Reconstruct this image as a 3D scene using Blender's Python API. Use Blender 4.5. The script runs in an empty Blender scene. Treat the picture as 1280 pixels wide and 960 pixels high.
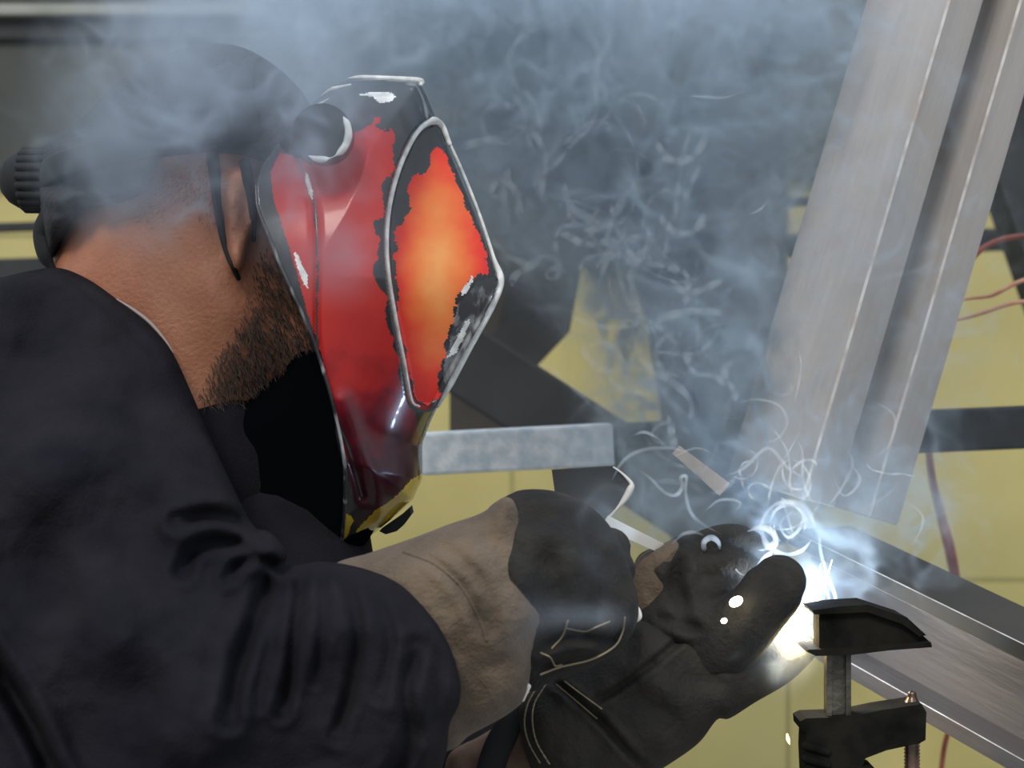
import bpy, bmesh, math, random
import numpy as np
from mathutils import Vector, Matrix
from mathutils import noise as mnoise
from mathutils.geometry import delaunay_2d_cdt
from mathutils.bvhtree import BVHTree

random.seed(7)
SC = bpy.context.scene
COL = SC.collection
FPX, ZC = 2000.0, 1.35            # focal length in pixels of the 1280 wide frame, eye height


def P(px, py, Y):
    """the place a photograph pixel shows, at distance Y from the eye"""
    return Vector(((px - 640) / FPX * Y, Y, ZC + (480 - py) / FPX * Y))


# ------------------------------------------------------------------ materials
def lin(c):
    return tuple((v / 255 / 12.92) if v / 255 <= .04045 else ((v / 255 + .055) / 1.055) ** 2.4 for v in c)


def mat(name, c1, c2=None, rough=.6, metal=0, scale=30, detail=4, bump=0, bscale=None, coat=0, stretch=None, dist=0.0, sheen=0, ramp=(.35, .65)):
    m = bpy.data.materials.new(name)
    m.use_nodes = True
    nt = m.node_tree
    b = nt.nodes['Principled BSDF']
    b.inputs['Roughness'].default_value = rough
    b.inputs['Metallic'].default_value = metal
    b.inputs['Coat Weight'].default_value = coat
    b.inputs['Coat Roughness'].default_value = .08
    if sheen:
        b.inputs['Sheen Weight'].default_value = sheen
        b.inputs['Sheen Roughness'].default_value = .5
    tc = nt.nodes.new('ShaderNodeTexCoord')
    mp = nt.nodes.new('ShaderNodeMapping')
    if stretch:
        mp.inputs['Scale'].default_value = stretch
    nt.links.new(tc.outputs['Object'], mp.inputs['Vector'])
    if c2 is None:
        b.inputs['Base Color'].default_value = (*c1, 1)
    else:
        n = nt.nodes.new('ShaderNodeTexNoise')
        n.inputs['Scale'].default_value = scale
        n.inputs['Detail'].default_value = detail
        n.inputs['Distortion'].default_value = dist
        r = nt.nodes.new('ShaderNodeValToRGB')
        r.color_ramp.elements[0].position, r.color_ramp.elements[1].position = ramp
        r.color_ramp.elements[0].color = (*c1, 1)
        r.color_ramp.elements[1].color = (*c2, 1)
        nt.links.new(mp.outputs[0], n.inputs['Vector'])
        nt.links.new(n.outputs['Fac'], r.inputs['Fac'])
        nt.links.new(r.outputs['Color'], b.inputs['Base Color'])
    if bump:
        n2 = nt.nodes.new('ShaderNodeTexNoise')
        n2.inputs['Scale'].default_value = bscale or scale * 5
        n2.inputs['Detail'].default_value = 5
        bp = nt.nodes.new('ShaderNodeBump')
        bp.inputs['Strength'].default_value = bump
        bp.inputs['Distance'].default_value = .004
        nt.links.new(mp.outputs[0], n2.inputs['Vector'])
        nt.links.new(n2.outputs['Fac'], bp.inputs['Height'])
        nt.links.new(bp.outputs['Normal'], b.inputs['Normal'])
    return m


def glow(name, c, s):
    m = bpy.data.materials.new(name)
    m.use_nodes = True
    nt = m.node_tree
    nt.nodes.remove(nt.nodes['Principled BSDF'])
    e = nt.nodes.new('ShaderNodeEmission')
    e.inputs['Color'].default_value = (*c, 1)
    e.inputs['Strength'].default_value = s
    nt.links.new(e.outputs[0], nt.nodes['Material Output'].inputs['Surface'])
    return m


M = {}
M['skin'] = mat('skin', (.36, .135, .07), (.47, .2, .11), rough=.5, scale=25, detail=5, bump=.25, bscale=350)
M['navy'] = mat('navy cloth', (.0085, .0082, .0125), (.017, .0157, .0195), rough=1, scale=18, detail=6, bump=.35, bscale=500)
M['navy'].node_tree.nodes['Principled BSDF'].inputs['Specular IOR Level'].default_value = .15
M['collar'] = mat('collar thread', (.45, .36, .34), rough=.8)
M['capcloth'] = mat('black cap cloth', (.012, .014, .016), (.028, .03, .034), rough=.9, scale=40, bump=.6, bscale=220)
M['hair'] = mat('dark hair', (.012, .008, .006), (.035, .022, .015), rough=.6, scale=200)
M['beard'] = mat('brown black beard', (.02, .011, .007), (.06, .03, .018), rough=.7, scale=200)
M['tan'] = mat('tan suede', (.095, .066, .042), (.155, .112, .074), rough=.95, scale=30, detail=7, bump=.5, bscale=420, sheen=.1)
M['darkleather'] = mat('sooty leather', (.009, .0085, .0085), (.026, .023, .019), rough=.95, scale=35, detail=7, bump=.5, bscale=260)
M['brownleather'] = mat('brown gauntlet leather', (.011, .0095, .0075), (.03, .025, .019), rough=.85, scale=22, detail=7, bump=.45, bscale=300)
M['lining'] = mat('glove lining', (.12, .07, .05), (.2, .125, .095), rough=.95, scale=50)
M['thread'] = mat('pale thread', (.30, .24, .15), rough=.8)
M['worn'] = mat('bright pale finish', (.86, .82, .74), rough=.6)  # pale finish; on the bracket it stands for arc light on the edge
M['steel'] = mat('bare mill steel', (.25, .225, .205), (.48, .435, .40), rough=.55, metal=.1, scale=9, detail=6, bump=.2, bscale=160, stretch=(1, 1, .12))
M['steelweb'] = mat('darker beam steel', (.035, .035, .037), (.15, .135, .13), rough=.55, metal=.3, scale=7, detail=6, bump=.2, bscale=140, stretch=(1, 1, .12))
M['edge'] = mat('painted edge highlight', (.45, .38, .32), (.7, .66, .62), rough=.35, metal=.5, scale=60)  # for bevel faces: edge highlights painted as brighter steel
M['galv'] = mat('galvanised tube', (.62, .7, .74), (.96, .98, .98), rough=.4, metal=0, scale=60, detail=6, bump=.25, bscale=120)
M['black'] = mat('dark painted steel', (.012, .014, .016), (.028, .03, .032), rough=.7, scale=6, detail=5, bump=.1, bscale=80)
M['brownsteel'] = mat('brownish painted steel', (.026, .024, .02), (.05, .045, .036), rough=.75, scale=6, detail=5)
M['clamp'] = mat('sooty cast iron', (.004, .004, .0035), (.015, .014, .011), rough=1, metal=0, scale=40, detail=6, bump=.2, bscale=260)
M['clamp'].node_tree.nodes['Principled BSDF'].inputs['Specular IOR Level'].default_value = .1
M['clampbar'] = mat('worn clamp bar', (.02, .019, .017), (.12, .11, .085), rough=.4, metal=.6, scale=30, detail=6, bump=.3, bscale=200)
M['screw'] = mat('oiled screw thread', (.06, .05, .045), (.28, .16, .12), rough=.3, metal=.8, scale=60)
M['cable'] = mat('red cable rubber', (.22, .045, .035), (.34, .09, .06), rough=.5, scale=30)
M['wire'] = mat('orange wire', (.62, .25, .14), (.8, .42, .28), rough=.5, scale=60)
M['hblack'] = mat('gloss black paint', (.007, .008, .009), (.018, .019, .022), rough=.3, coat=.5, scale=60)
M['shade_fill'] = mat('throat shade black', (.002, .003, .004), rough=1)
M['shade_fill'].node_tree.nodes['Principled BSDF'].inputs['Specular IOR Level'].default_value = 0
M['hmatt'] = mat('matt black inside', (.008, .009, .01), rough=.8)
M['silver'] = mat('silver paint', (.6, .6, .57), (.92, .91, .87), rough=.4, metal=0, scale=120, coat=.4)
M['grey'] = mat('brushed grey paint', (.03, .03, .032), (.30, .30, .30), rough=.35, coat=.4, scale=55, detail=8, stretch=(1, 1, .35), dist=1.5, ramp=(.5, .66))
M['yellow'] = mat('yellow flame paint', (.55, .34, .012), (.8, .56, .03), rough=.25, coat=.6, scale=30)
M['arc'] = glow('welding arc', (1, .93, .75), 60)
M['spark'] = glow('hot spark', (1, .62, .18), 9)
M['sparkw'] = glow('white hot spark', (1, .88, .62), 14)


def paint(name, stops, centre, radius, zfade=None):
    """flame paint and its painted-in shade: a ramp around a centre of the panel, in the panel's own UV (millimetres / 1000)"""
    m = mat(name, (1, 0, 0), rough=.28, coat=.2)
    nt = m.node_tree
    nt.nodes['Principled BSDF'].inputs['Specular IOR Level'].default_value = .3
    b = nt.nodes['Principled BSDF']
    uv = nt.nodes.new('ShaderNodeUVMap')
    uv.uv_map = 'panel'
    n = nt.nodes.new('ShaderNodeTexNoise')
    n.inputs['Scale'].default_value = 26
    n.inputs['Detail'].default_value = 6
    sub = nt.nodes.new('ShaderNodeVectorMath'); sub.operation = 'SUBTRACT'
    sub.inputs[1].default_value = (centre[0] / 1000, centre[1] / 1000, 0)
    mul = nt.nodes.new('ShaderNodeVectorMath'); mul.operation = 'DIVIDE'
    mul.inputs[1].default_value = (radius[0] / 1000, radius[1] / 1000, 1)
    ln = nt.nodes.new('ShaderNodeVectorMath'); ln.operation = 'LENGTH'
    ad = nt.nodes.new('ShaderNodeMath'); ad.operation = 'MULTIPLY_ADD'
    ad.inputs[1].default_value = .55
    su = nt.nodes.new('ShaderNodeMath'); su.operation = 'SUBTRACT'
    su.inputs[1].default_value = .275
    r = nt.nodes.new('ShaderNodeValToRGB')
    el = r.color_ramp.elements
    while len(el) < len(stops):
        el.new(.5)
    for e, (p, c) in zip(el, stops):
        e.position = p
        e.color = (*c, 1)
    L = nt.links.new
    L(uv.outputs[0], sub.inputs[0]); L(sub.outputs[0], mul.inputs[0]); L(mul.outputs[0], ln.inputs[0])
    L(uv.outputs[0], n.inputs['Vector'])
    L(n.outputs['Fac'], ad.inputs[0]); L(ln.outputs['Value'], ad.inputs[2]); L(ad.outputs[0], su.inputs[0])
    L(su.outputs[0], r.inputs['Fac']); L(r.outputs['Color'], b.inputs['Base Color'])
    return m


M['flame'] = paint('orange flame paint', [(0, (.98, .42, .12)), (.45, (.95, .22, .05)), (.85, (.9, .05, .02)), (1, (.8, .035, .03))], (548, 335), (58, 170))
M['red'] = paint('red paint with lower shade', [(0, (.55, .035, .022)), (.5, (.45, .022, .02)), (.72, (.16, .01, .018)), (.9, (.045, .006, .012))], (430, 300), (280, 300))  # red is the paint; dark outer stops paint the lower shell's shade


# ------------------------------------------------------------------ mesh helpers
def tag(o, label=None, cat=None, group=None, kind=None):
    if label: o['label'] = label
    if cat: o['category'] = cat
    if group: o['group'] = group
    if kind: o['kind'] = kind
    return o


def obj(name, bm, m, parent=None, smooth=False, autos=None):
    me = bpy.data.meshes.new(name)
    bmesh.ops.recalc_face_normals(bm, faces=bm.faces)
    bm.to_mesh(me)
    bm.free()
    o = bpy.data.objects.new(name, me)
    COL.objects.link(o)
    for x in (m if isinstance(m, (list, tuple)) else [m]):
        me.materials.append(x)
    if smooth:
        for p in me.polygons:
            p.use_smooth = True
    if parent:
        o.parent = parent
    return o


def empty(name, loc=(0, 0, 0)):
    o = bpy.data.objects.new(name, None)
    o.empty_display_size = .05
    COL.objects.link(o)
    o.location = loc
    return o


def child(name, bm, m, parent, smooth=False):
    o = obj(name, bm, m, None, smooth)
    o.parent = parent
    o.matrix_parent_inverse = Matrix.Translation(parent.location).inverted()
    return o


def box(bm, c, s, rot=None):
    r = bmesh.ops.create_cube(bm, size=1)
    mtx = Matrix.Translation(c) @ (rot.to_4x4() if rot else Matrix()) @ Matrix.Diagonal((*s, 1))
    bmesh.ops.transform(bm, matrix=mtx, verts=r['verts'])
    return r['verts']


def bevel(bm, w, seg=2, mi=-1):
    bmesh.ops.bevel(bm, geom=[e for e in bm.edges if len(e.link_faces) == 2 and e.calc_face_angle() > .5], offset=w, segments=seg, profile=.6, affect='EDGES', clamp_overlap=True, material=mi)


def cat(pts, closed=False, step=.2):
    """Catmull-Rom through the points (any dimension), 1/step samples to a span"""
    pts = [np.array(p, float) for p in pts]
    n = len(pts)
    out = []
    k = max(1, int(round(1 / step)))
    for i in range(n if closed else n - 1):
        if closed:
            a, b, c, d = pts[(i - 1) % n], pts[i], pts[(i + 1) % n], pts[(i + 2) % n]
        else:
            b, c = pts[i], pts[i + 1]
            a = pts[i - 1] if i > 0 else 2 * b - c
            d = pts[i + 2] if i + 2 < n else 2 * c - b
        for j in range(k):
            t = j / k
            out.append(.5 * (2 * b + (c - a) * t + (2 * a - 5 * b + 4 * c - d) * t * t + (3 * b - a - 3 * c + d) * t ** 3))
    if not closed:
        out.append(pts[-1])
    return out


def tube(bm, pts, rad, n=14, step=.2, flat=(1, 1), up=None, caps=True, curve=True):
    """loft of ellipses along a smooth path; rad: one number or one per point"""
    if not isinstance(rad, (list, tuple)):
        rad = [rad] * len(pts)
    full = [np.array([*p, r]) for p, r in zip(pts, rad)]
    path = cat(full, step=step) if curve and len(full) > 1 else full
    pos = [Vector(p[:3]) for p in path]
    rr = [max(float(p[3]), 1e-5) for p in path]
    if caps:                                   # round ends
        d0 = (pos[0] - pos[1]).normalized(); d1 = (pos[-1] - pos[-2]).normalized()
        r0, r1 = rr[0], rr[-1]
        pre, post = [], []
        for a in (80, 60, 40, 20):
            pre.append((pos[0] + d0 * r0 * math.sin(math.radians(a)), r0 * math.cos(math.radians(a))))
        for a in (20, 40, 60, 80):
            post.append((pos[-1] + d1 * r1 * math.sin(math.radians(a)), r1 * math.cos(math.radians(a))))
        pos = [p for p, _ in pre] + pos + [p for p, _ in post]
        rr = [r for _, r in pre] + rr + [r for _, r in post]
    ref = Vector(up) if up else Vector((0, 0, 1))
    rings = []
    prev = None
    for i, p in enumerate(pos):
        t = (pos[min(i + 1, len(pos) - 1)] - pos[max(i - 1, 0)]).normalized()
        if prev is None:
            a = ref - t * ref.dot(t)
            if a.length < 1e-3:
                a = Vector((1, 0, 0)) - t * t.x
        else:
            a = prev - t * prev.dot(t)
        a.normalize()
        prev = a
        b = t.cross(a)
        rings.append([bm.verts.new(p + a * (math.cos(2 * math.pi * k / n) * rr[i] * flat[0]) + b * (math.sin(2 * math.pi * k / n) * rr[i] * flat[1])) for k in range(n)])
    for i in range(len(rings) - 1):
        for k in range(n):
            bm.faces.new((rings[i][k], rings[i][(k + 1) % n], rings[i + 1][(k + 1) % n], rings[i + 1][k]))
    bm.faces.new(rings[0][::-1])
    bm.faces.new(rings[-1])


def prism(bm, pts_front, vec):
    """a polygon of world points, pushed along vec"""
    a = [bm.verts.new(p) for p in pts_front]
    b = [bm.verts.new(p + vec) for p in pts_front]
    n = len(a)
    bm.faces.new(a)
    bm.faces.new(b[::-1])
    for i in range(n):
        bm.faces.new((a[i], b[i], b[(i + 1) % n], a[(i + 1) % n]))


def seg_dist(pts, poly, closed=True):
    """distance of each 2D point to a polyline"""
    pts = np.asarray(pts, float)
    poly = np.asarray(poly, float)
    d = np.full(len(pts), 1e9)
    m = len(poly)
    for i in range(m if closed else m - 1):
        a, b = poly[i], poly[(i + 1) % m]
        ab = b - a
        L = (ab ** 2).sum()
        if L < 1e-12:
            continue
        t = np.clip(((pts - a) @ ab) / L, 0, 1)
        q = a + t[:, None] * ab
        d = np.minimum(d, np.sqrt(((pts - q) ** 2).sum(1)))
    return d


def inside(pts, poly):
    pts = np.asarray(pts, float)
    poly = np.asarray(poly, float)
    r = np.zeros(len(pts), bool)
    j = len(poly) - 1
    for i in range(len(poly)):
        xi, yi = poly[i]; xj, yj = poly[j]
        if yi != yj:
            c = ((yi > pts[:, 1]) != (yj > pts[:, 1])) & (pts[:, 0] < (xj - xi) * (pts[:, 1] - yi) / (yj - yi) + xi)
            r ^= c
        j = i
    return r


def idw(pts, ctrl, power=2.5):
    """smooth blend of control values: ctrl rows are px, py, values..."""
    c = np.asarray(ctrl, float)
    d = np.sqrt(((pts[:, None, :] - c[None, :, :2]) ** 2).sum(2)) + 15
    w = d ** -power
    w /= w.sum(1, keepdims=True)
    return w @ c[:, 2:]


def lattice(outline, step, close=.6):
    """triangles over an outline: boundary + inner lattice"""
    poly = np.asarray(outline, float)
    x0, y0 = poly.min(0); x1, y1 = poly.max(0)
    g = []
    row = 0
    y = y0
    while y < y1:
        xs = np.arange(x0 + (step / 2 if row % 2 else 0), x1, step)
        g += [(x, y) for x in xs]
        y += step * .866
        row += 1
    g = np.array(g)
    g = g[inside(g, poly)]
    g = g[seg_dist(g, poly) > step * close]
    allp = np.vstack([poly, g])
    nb = len(poly)
    ov, oe, of, *_ = delaunay_2d_cdt([Vector(p) for p in allp], [(i, (i + 1) % nb) for i in range(nb)], [], 1, 1e-4)
    v = np.array([(p.x, p.y) for p in ov])
    return v, [tuple(f) for f in of]


def resample(poly, step):
    poly = np.asarray(poly, float)
    out = []
    n = len(poly)
    acc = 0
    for i in range(n):
        a, b = poly[i], poly[(i + 1) % n]
        L = np.linalg.norm(b - a)
        while acc <= L and L > 0:
            out.append(a + (b - a) * acc / L)
            acc += step
        acc -= L
    return np.array(out)


def body(bm, outline, ctrl, R, step=5, creases=(), back=1.0, noise=0.0, nscale=.02, smooth=True):
    """a closed rounded body: outline in the photograph's frame, with its own distance and half thickness
    (ctrl rows: px, py, distance, half thickness), rounded over R pixels; creases: (line, width px, depth m)"""
    o = np.array(cat(outline, True, .1)) if smooth else np.array(outline, float)
    o = resample(o, step)
    v, f = lattice(o, step)
    d = seg_dist(v, o)
    cv = idw(v, ctrl)
    t = np.clip(d / (cv[:, 2] if cv.shape[1] > 2 else R), 0, 1)
    base = np.sqrt(np.clip(1 - (1 - t) ** 2, 0, 1))
    h = cv[:, 1] * base
    hf = h.copy()
    for line, w, dep in creases:
        ln = np.array(cat(line, False, .1))
        dd = seg_dist(v, ln, False)
        # fades out towards the two ends
        e = np.minimum(np.linalg.norm(v - ln[0], axis=1), np.linalg.norm(v - ln[-1], axis=1))
        fade = np.clip(e / (w * 2.2), 0, 1) ** .7
        side = dep * (np.exp(-(dd / w) ** 2) - .35 * np.exp(-((dd - 1.9 * w) / w) ** 2)) * fade
        hf -= side * np.clip(d / 12, 0, 1)
    if noise:
        nz = np.array([mnoise.fractal(Vector((p[0] * nscale, p[1] * nscale, 3.1)), 1, 2, 4) for p in v])
        hf += noise * nz * np.clip(d / 15, 0, 1)
    onb = d < 1e-3
    fv, bv = [], []
    for i in range(len(v)):
        a = bm.verts.new(P(v[i][0], v[i][1], cv[i, 0] - (0 if onb[i] else hf[i])))
        fv.append(a)
        bv.append(a if onb[i] else bm.verts.new(P(v[i][0], v[i][1], cv[i, 0] + h[i] * back)))
    for t3 in f:
        bm.faces.new([fv[i] for i in t3])
        try:
            bm.faces.new([bv[i] for i in t3[::-1]])
        except ValueError:
            pass


def bake_remesh(bm, voxel, smooth_it=4, fac=.5):
    """one skin over overlapping closed shapes"""
    me = bpy.data.meshes.new('tmp')
    bmesh.ops.recalc_face_normals(bm, faces=bm.faces)
    bm.to_mesh(me)
    bm.free()
    o = bpy.data.objects.new('tmp', me)
    COL.objects.link(o)
    r = o.modifiers.new('r', 'REMESH'); r.mode = 'VOXEL'; r.voxel_size = voxel
    s = o.modifiers.new('s', 'SMOOTH'); s.iterations = smooth_it; s.factor = fac
    dg = bpy.context.evaluated_depsgraph_get()
    ev = o.evaluated_get(dg)
    out = bmesh.new()
    out.from_mesh(ev.to_mesh())
    ev.to_mesh_clear()
    bpy.data.objects.remove(o)
    bpy.data.meshes.remove(me)
    return out


def bvh_of(o):
    bm = bmesh.new()
    bm.from_mesh(o.data)
    bm.transform(o.matrix_parent_inverse if o.parent else Matrix())
    if o.parent:
        bm.transform(Matrix.Translation(o.parent.location))
    t = BVHTree.FromBMesh(bm)
    bm.free()
    return t


EYE = Vector((0, 0, ZC))


def on(bvh, px, py, lift=.0006, fallback=1.0):
    d = (P(px, py, 1.0) - EYE).normalized()
    hit, nrm, _i, _d = bvh.ray_cast(EYE, d)
    if hit is None:
        return P(px, py, fallback)
    return hit - d * lift


def seam(name, bvh, line, r, m, parent, fallback, dash=None):
    """a thread lying on a surface; dash: stitch and gap in samples"""
    bm = bmesh.new()
    pts = [on(bvh, p[0], p[1], fallback=fallback) for p in cat(line, False, .08)]
    if dash:
        for i in range(0, len(pts) - dash[0], dash[0] + dash[1]):
            tube(bm, pts[i:i + dash[0] + 1], r, n=6, step=1, curve=False)
    else:
        tube(bm, pts, r, n=6, step=1, curve=False)
    return child(name, bm, m, parent, True)


# ------------------------------------------------------------------ the place: wall, floor
def wall_mat():
    m = mat('yellow painted blockwork', (.46, .39, .14), (.55, .475, .19), rough=.7, scale=2.2, detail=6, bump=.05, bscale=30)
    nt = m.node_tree
    b = nt.nodes['Principled BSDF']
    src = b.inputs['Base Color'].links[0].from_socket
    tc = nt.nodes.new('ShaderNodeTexCoord')
    mp = nt.nodes.new('ShaderNodeMapping')
    mp.inputs['Rotation'].default_value = (math.radians(90), 0, 0)
    br = nt.nodes.new('ShaderNodeTexBrick')
    br.offset = 0
    br.inputs['Scale'].default_value = 1
    br.inputs['Brick Width'].default_value = .69
    br.inputs['Row Height'].default_value = .86
    br.inputs['Mortar Size'].default_value = .006
    br.inputs['Color1'].default_value = (1, 1, 1, 1)
    br.inputs['Color2'].default_value = (.93, .93, .93, 1)
    br.inputs['Mortar'].default_value = (.62, .62, .6, 1)
    mx = nt.nodes.new('ShaderNodeMix'); mx.data_type = 'RGBA'; mx.blend_type = 'MULTIPLY'
    mx.inputs['Factor'].default_value = 1
    nt.links.new(tc.outputs['Object'], mp.inputs[0])
    nt.links.new(mp.outputs[0], br.inputs['Vector'])
    nt.links.new(src, mx.inputs['A'])
    nt.links.new(br.outputs['Color'], mx.inputs['B'])
    nt.links.new(mx.outputs['Result'], b.inputs['Base Color'])
    return m


WY = 4.0
zsplit = P(0, 226, WY).z
bm = bmesh.new(); box(bm, (0, WY + .1, zsplit / 2), (9, .2, zsplit))
tag(obj('wall_back', bm, wall_mat()), 'yellow painted lower part of the back wall', 'wall', kind='structure')
M['upper'] = mat('olive grey sheeting', (.05, .054, .046), (.075, .078, .066), rough=.8, scale=3, detail=5)
bm = bmesh.new(); box(bm, (0, WY + .08, (zsplit + 3.6) / 2), (9, .24, 3.6 - zsplit))
tag(obj('wall_back_upper', bm, M['upper']), 'dull olive grey upper part of the back wall', 'wall', kind='structure')
M['ledge'] = mat('pale grey ledge', (.26, .27, .23), (.34, .34, .3), rough=.7, scale=8)
bm = bmesh.new()
a, b = P(-400, 22, WY - .06), P(330, 8, WY - .06)
box(bm, ((a.x + b.x) / 2, WY - .06, (a.z + b.z) / 2), (b.x - a.x, .06, b.z - a.z)); bevel(bm, .006)
tag(obj('trim_1', bm, M['ledge']), 'pale horizontal ledge high on the back wall', 'trim', kind='structure')
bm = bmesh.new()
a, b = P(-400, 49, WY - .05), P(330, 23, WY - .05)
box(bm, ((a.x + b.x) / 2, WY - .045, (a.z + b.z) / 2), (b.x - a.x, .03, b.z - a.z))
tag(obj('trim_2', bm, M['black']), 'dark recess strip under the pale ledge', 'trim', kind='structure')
M['floor'] = mat('concrete floor', (.16, .155, .145), (.24, .235, .22), rough=.85, scale=3, detail=7, bump=.1, bscale=60)
bm = bmesh.new(); box(bm, (0, 1.5, -.05), (9, 5.2, .1))
tag(obj('floor', bm, M['floor']), 'grey concrete workshop floor', 'floor', kind='structure')


# ------------------------------------------------------------------ background steelwork
def bar(name, m, ax, ay, aY, bx, by, bY, h, d, label, cat_, group=None, ext0=0, ext1=0):
    """rectangular tube along the line between two places; h: its height seen, d: its depth"""
    A, B = P(ax, ay, aY), P(bx, by, bY)
    t = (B - A).normalized()
    A -= t * ext0; B += t * ext1
    y = Vector((0, 1, 0)); y = (y - t * y.dot(t)).normalized()
    z = t.cross(y)
    bm = bmesh.new()
    box(bm, (A + B) / 2, ((B - A).length, d, h), Matrix((t, y, z)).transposed())
    bevel(bm, min(h, d) * .08)
    return tag(obj(name, bm, m), label, cat_, group)


def leaning(name, m, Y, x0t, x1t, yt, x0b, x1b, yb, depth, label, cat_='post'):
    """a flat sided post between a top and a bottom edge"""
    bm = bmesh.new()
    prism(bm, [P(x0t, yt, Y), P(x1t, yt, Y), P(x1b, yb, Y), P(x0b, yb, Y)], Vector((0, depth, 0)))
    bevel(bm, .006)
    return tag(obj(name, bm, m), label, cat_)


bar('steel_rail', M['black'], 25, 284, 3.2, 1247, 244, 3.2, .017, .03, 'thin dark rail crossing the yellow wall, higher of the two', 'rail', ext0=1, ext1=1)
bar('steel_rail', M['black'], 25, 337, 3.1, 1240, 300, 3.1, .042, .04, 'thicker dark rail crossing the yellow wall, lower of the two', 'rail', ext0=1, ext1=1)
GZ = 480 + ZC / 2.4 * FPX      # where the floor lies at 2.4 m
leaning('steel_post', M['black'], 2.4, 655, 752, 200, 622, 712, 414, .12, 'dark post leaning right, just right of the red helmet')
leaning('steel_post', M['black'], 2.45, 783, 880, 200, 856, 950, 660, .1, 'dark post leaning left, behind the thickest smoke')
leaning('steel_column', M['brownsteel'], 2.6, 560, 662, -300, 562, 645, 560, .14, 'brownish upright column behind the red helmet', 'column')
leaning('steel_column', M['black'], 2.7, 842, 984, -300, 846, 984, 680, .14, 'wide dark upright column left of the pale diagonal beam', 'column')
leaning('steel_post', M['black'], 2.6, 1170, 1268, 0, 1700, 1800, 480 + ZC / 2.6 * FPX, .1, 'dark post leaning left at the far right, behind the red cable')
bm = bmesh.new()
prism(bm, [P(x, y, 2.3) for x, y in ((640, 100), (900, 100), (800, 226), (735, 226))], Vector((0, .02, 0)))
tag(obj('gusset_plate', bm, M['black']), 'dark plate joining the tops of the two leaning posts, in the smoke', 'plate')
bm = bmesh.new()
prism(bm, [P(x, y, 2.38) for x, y in ((640, 395), (714, 400), (712, 415), (658, 472), (560, 470))], Vector((0, .02, 0)))
tag(obj('gusset_plate', bm, M['black']), 'dark cut-cornered plate at the foot of the right-leaning post', 'plate')
bar('steel_brace', M['black'], 560, 437, 2.0, 800, 592, 2.0, .088, .06, 'dark diagonal brace passing behind the galvanised rail', 'brace', ext0=.35, ext1=.12)

# horizontal tube: galvanised; sunlit left half painted pale, unlit right half painted dark
bar('galvanised_rail', M['galv'], 527, 567, 1.6, 766, 555, 1.6, .042, .04, 'bright galvanised square rail beside the chin of the helmet', 'rail', ext0=.55)
bar('dark_rail', M['black'], 767, 555.5, 1.6, 1200, 537, 1.6, .042, .04, 'dark square rail behind the diagonal beam, in line with the galvanised rail', 'rail', ext1=.5)
root = empty('corner_bracket', P(725, 620, 1.2))
bm = bmesh.new()
prism(bm, [P(x, y, 1.2) for x, y in ((690, 588), (768, 583), (778, 592), (790, 606), (783, 622), (768, 640), (757, 655), (745, 690), (700, 660))], Vector((0, .012, 0)))
child('plate', bm, M['black'], root)
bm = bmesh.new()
tube(bm, [P(x, y, 1.197) for x, y in ((767, 584), (778, 592), (789, 604), (788, 611), (781, 624), (770, 637), (759, 650), (756, 656))], [.0006, .0008, .0016, .0027, .0024, .0008, .0016, .001], n=8, step=.25)  # pale tube standing in for the arc's light on the plate edge
tag(child('lit_edge', bm, M['worn'], root, True), 'bright edge painted as lit by the arc')
tag(root, 'dark angled bracket plate with a painted arc-lit edge, below the rail joint', 'bracket')
bm = bmesh.new()
A, B = P(845, 562, 1.19), P(906, 612, 1.19)
t = (B - A).normalized(); n_ = Vector((t.z, 0, -t.x))
prism(bm, [A + n_ * .004, B + n_ * .006, B - n_ * .006, A - n_ * .004], Vector((0, .004, 0)))
tag(obj('steel_strip', bm, M['steel']), 'short pale steel strip slanting down toward the foot of the diagonal beam', 'strip')


# ------------------------------------------------------------------ I beams
def ibeam(name, A, B, phi, fw, h, tf, tw, m_face, m_web, label, toward=Vector((0, 1, 0)), edge_m=None):
    root = empty(name, A)
    t = (B - A).normalized()
    e2 = (toward - t * toward.dot(t)).normalized()
    e1 = e2.cross(t) * -1
    if e1.x < 0 and abs(e1.x) > abs(e1.z):
        e1 = -e1
    w = math.cos(phi) * e1 + math.sin(phi) * e2
    f = -math.sin(phi) * e1 + math.cos(phi) * e2
    c, L = (A + B) / 2, (B - A).length
    R = Matrix((w, f, t)).transposed()
    def part(nm, off, size, mm):
        bm = bmesh.new()
        vs = box(bm, (0, 0, 0), size)
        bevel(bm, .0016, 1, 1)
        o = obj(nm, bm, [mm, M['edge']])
        o.parent = root
        o.matrix_parent_inverse = Matrix.Translation(root.location).inverted()
        o.matrix_basis = Matrix.Translation(c + w * off) @ R.to_4x4()
        return o
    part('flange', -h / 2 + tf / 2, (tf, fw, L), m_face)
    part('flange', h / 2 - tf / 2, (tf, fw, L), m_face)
    part('web', 0, (h - 2 * tf, tw, L), m_web)  # darker than the flanges: the recess's shade put into the colour
    return tag(root, label, 'beam'), w, f, t


A, B = P(1016, 626, 1.27), P(1200, 0, 1.27)
tt = (B - A).normalized()
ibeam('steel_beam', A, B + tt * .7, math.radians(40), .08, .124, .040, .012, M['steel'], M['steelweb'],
      'pale grey diagonal H-beam rising from the weld past the right of the frame top')
A, B = P(1035, 735, 1.28), P(1280, 862, 1.12)
tt = (B - A).normalized()
A = A - tt * .02
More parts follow.
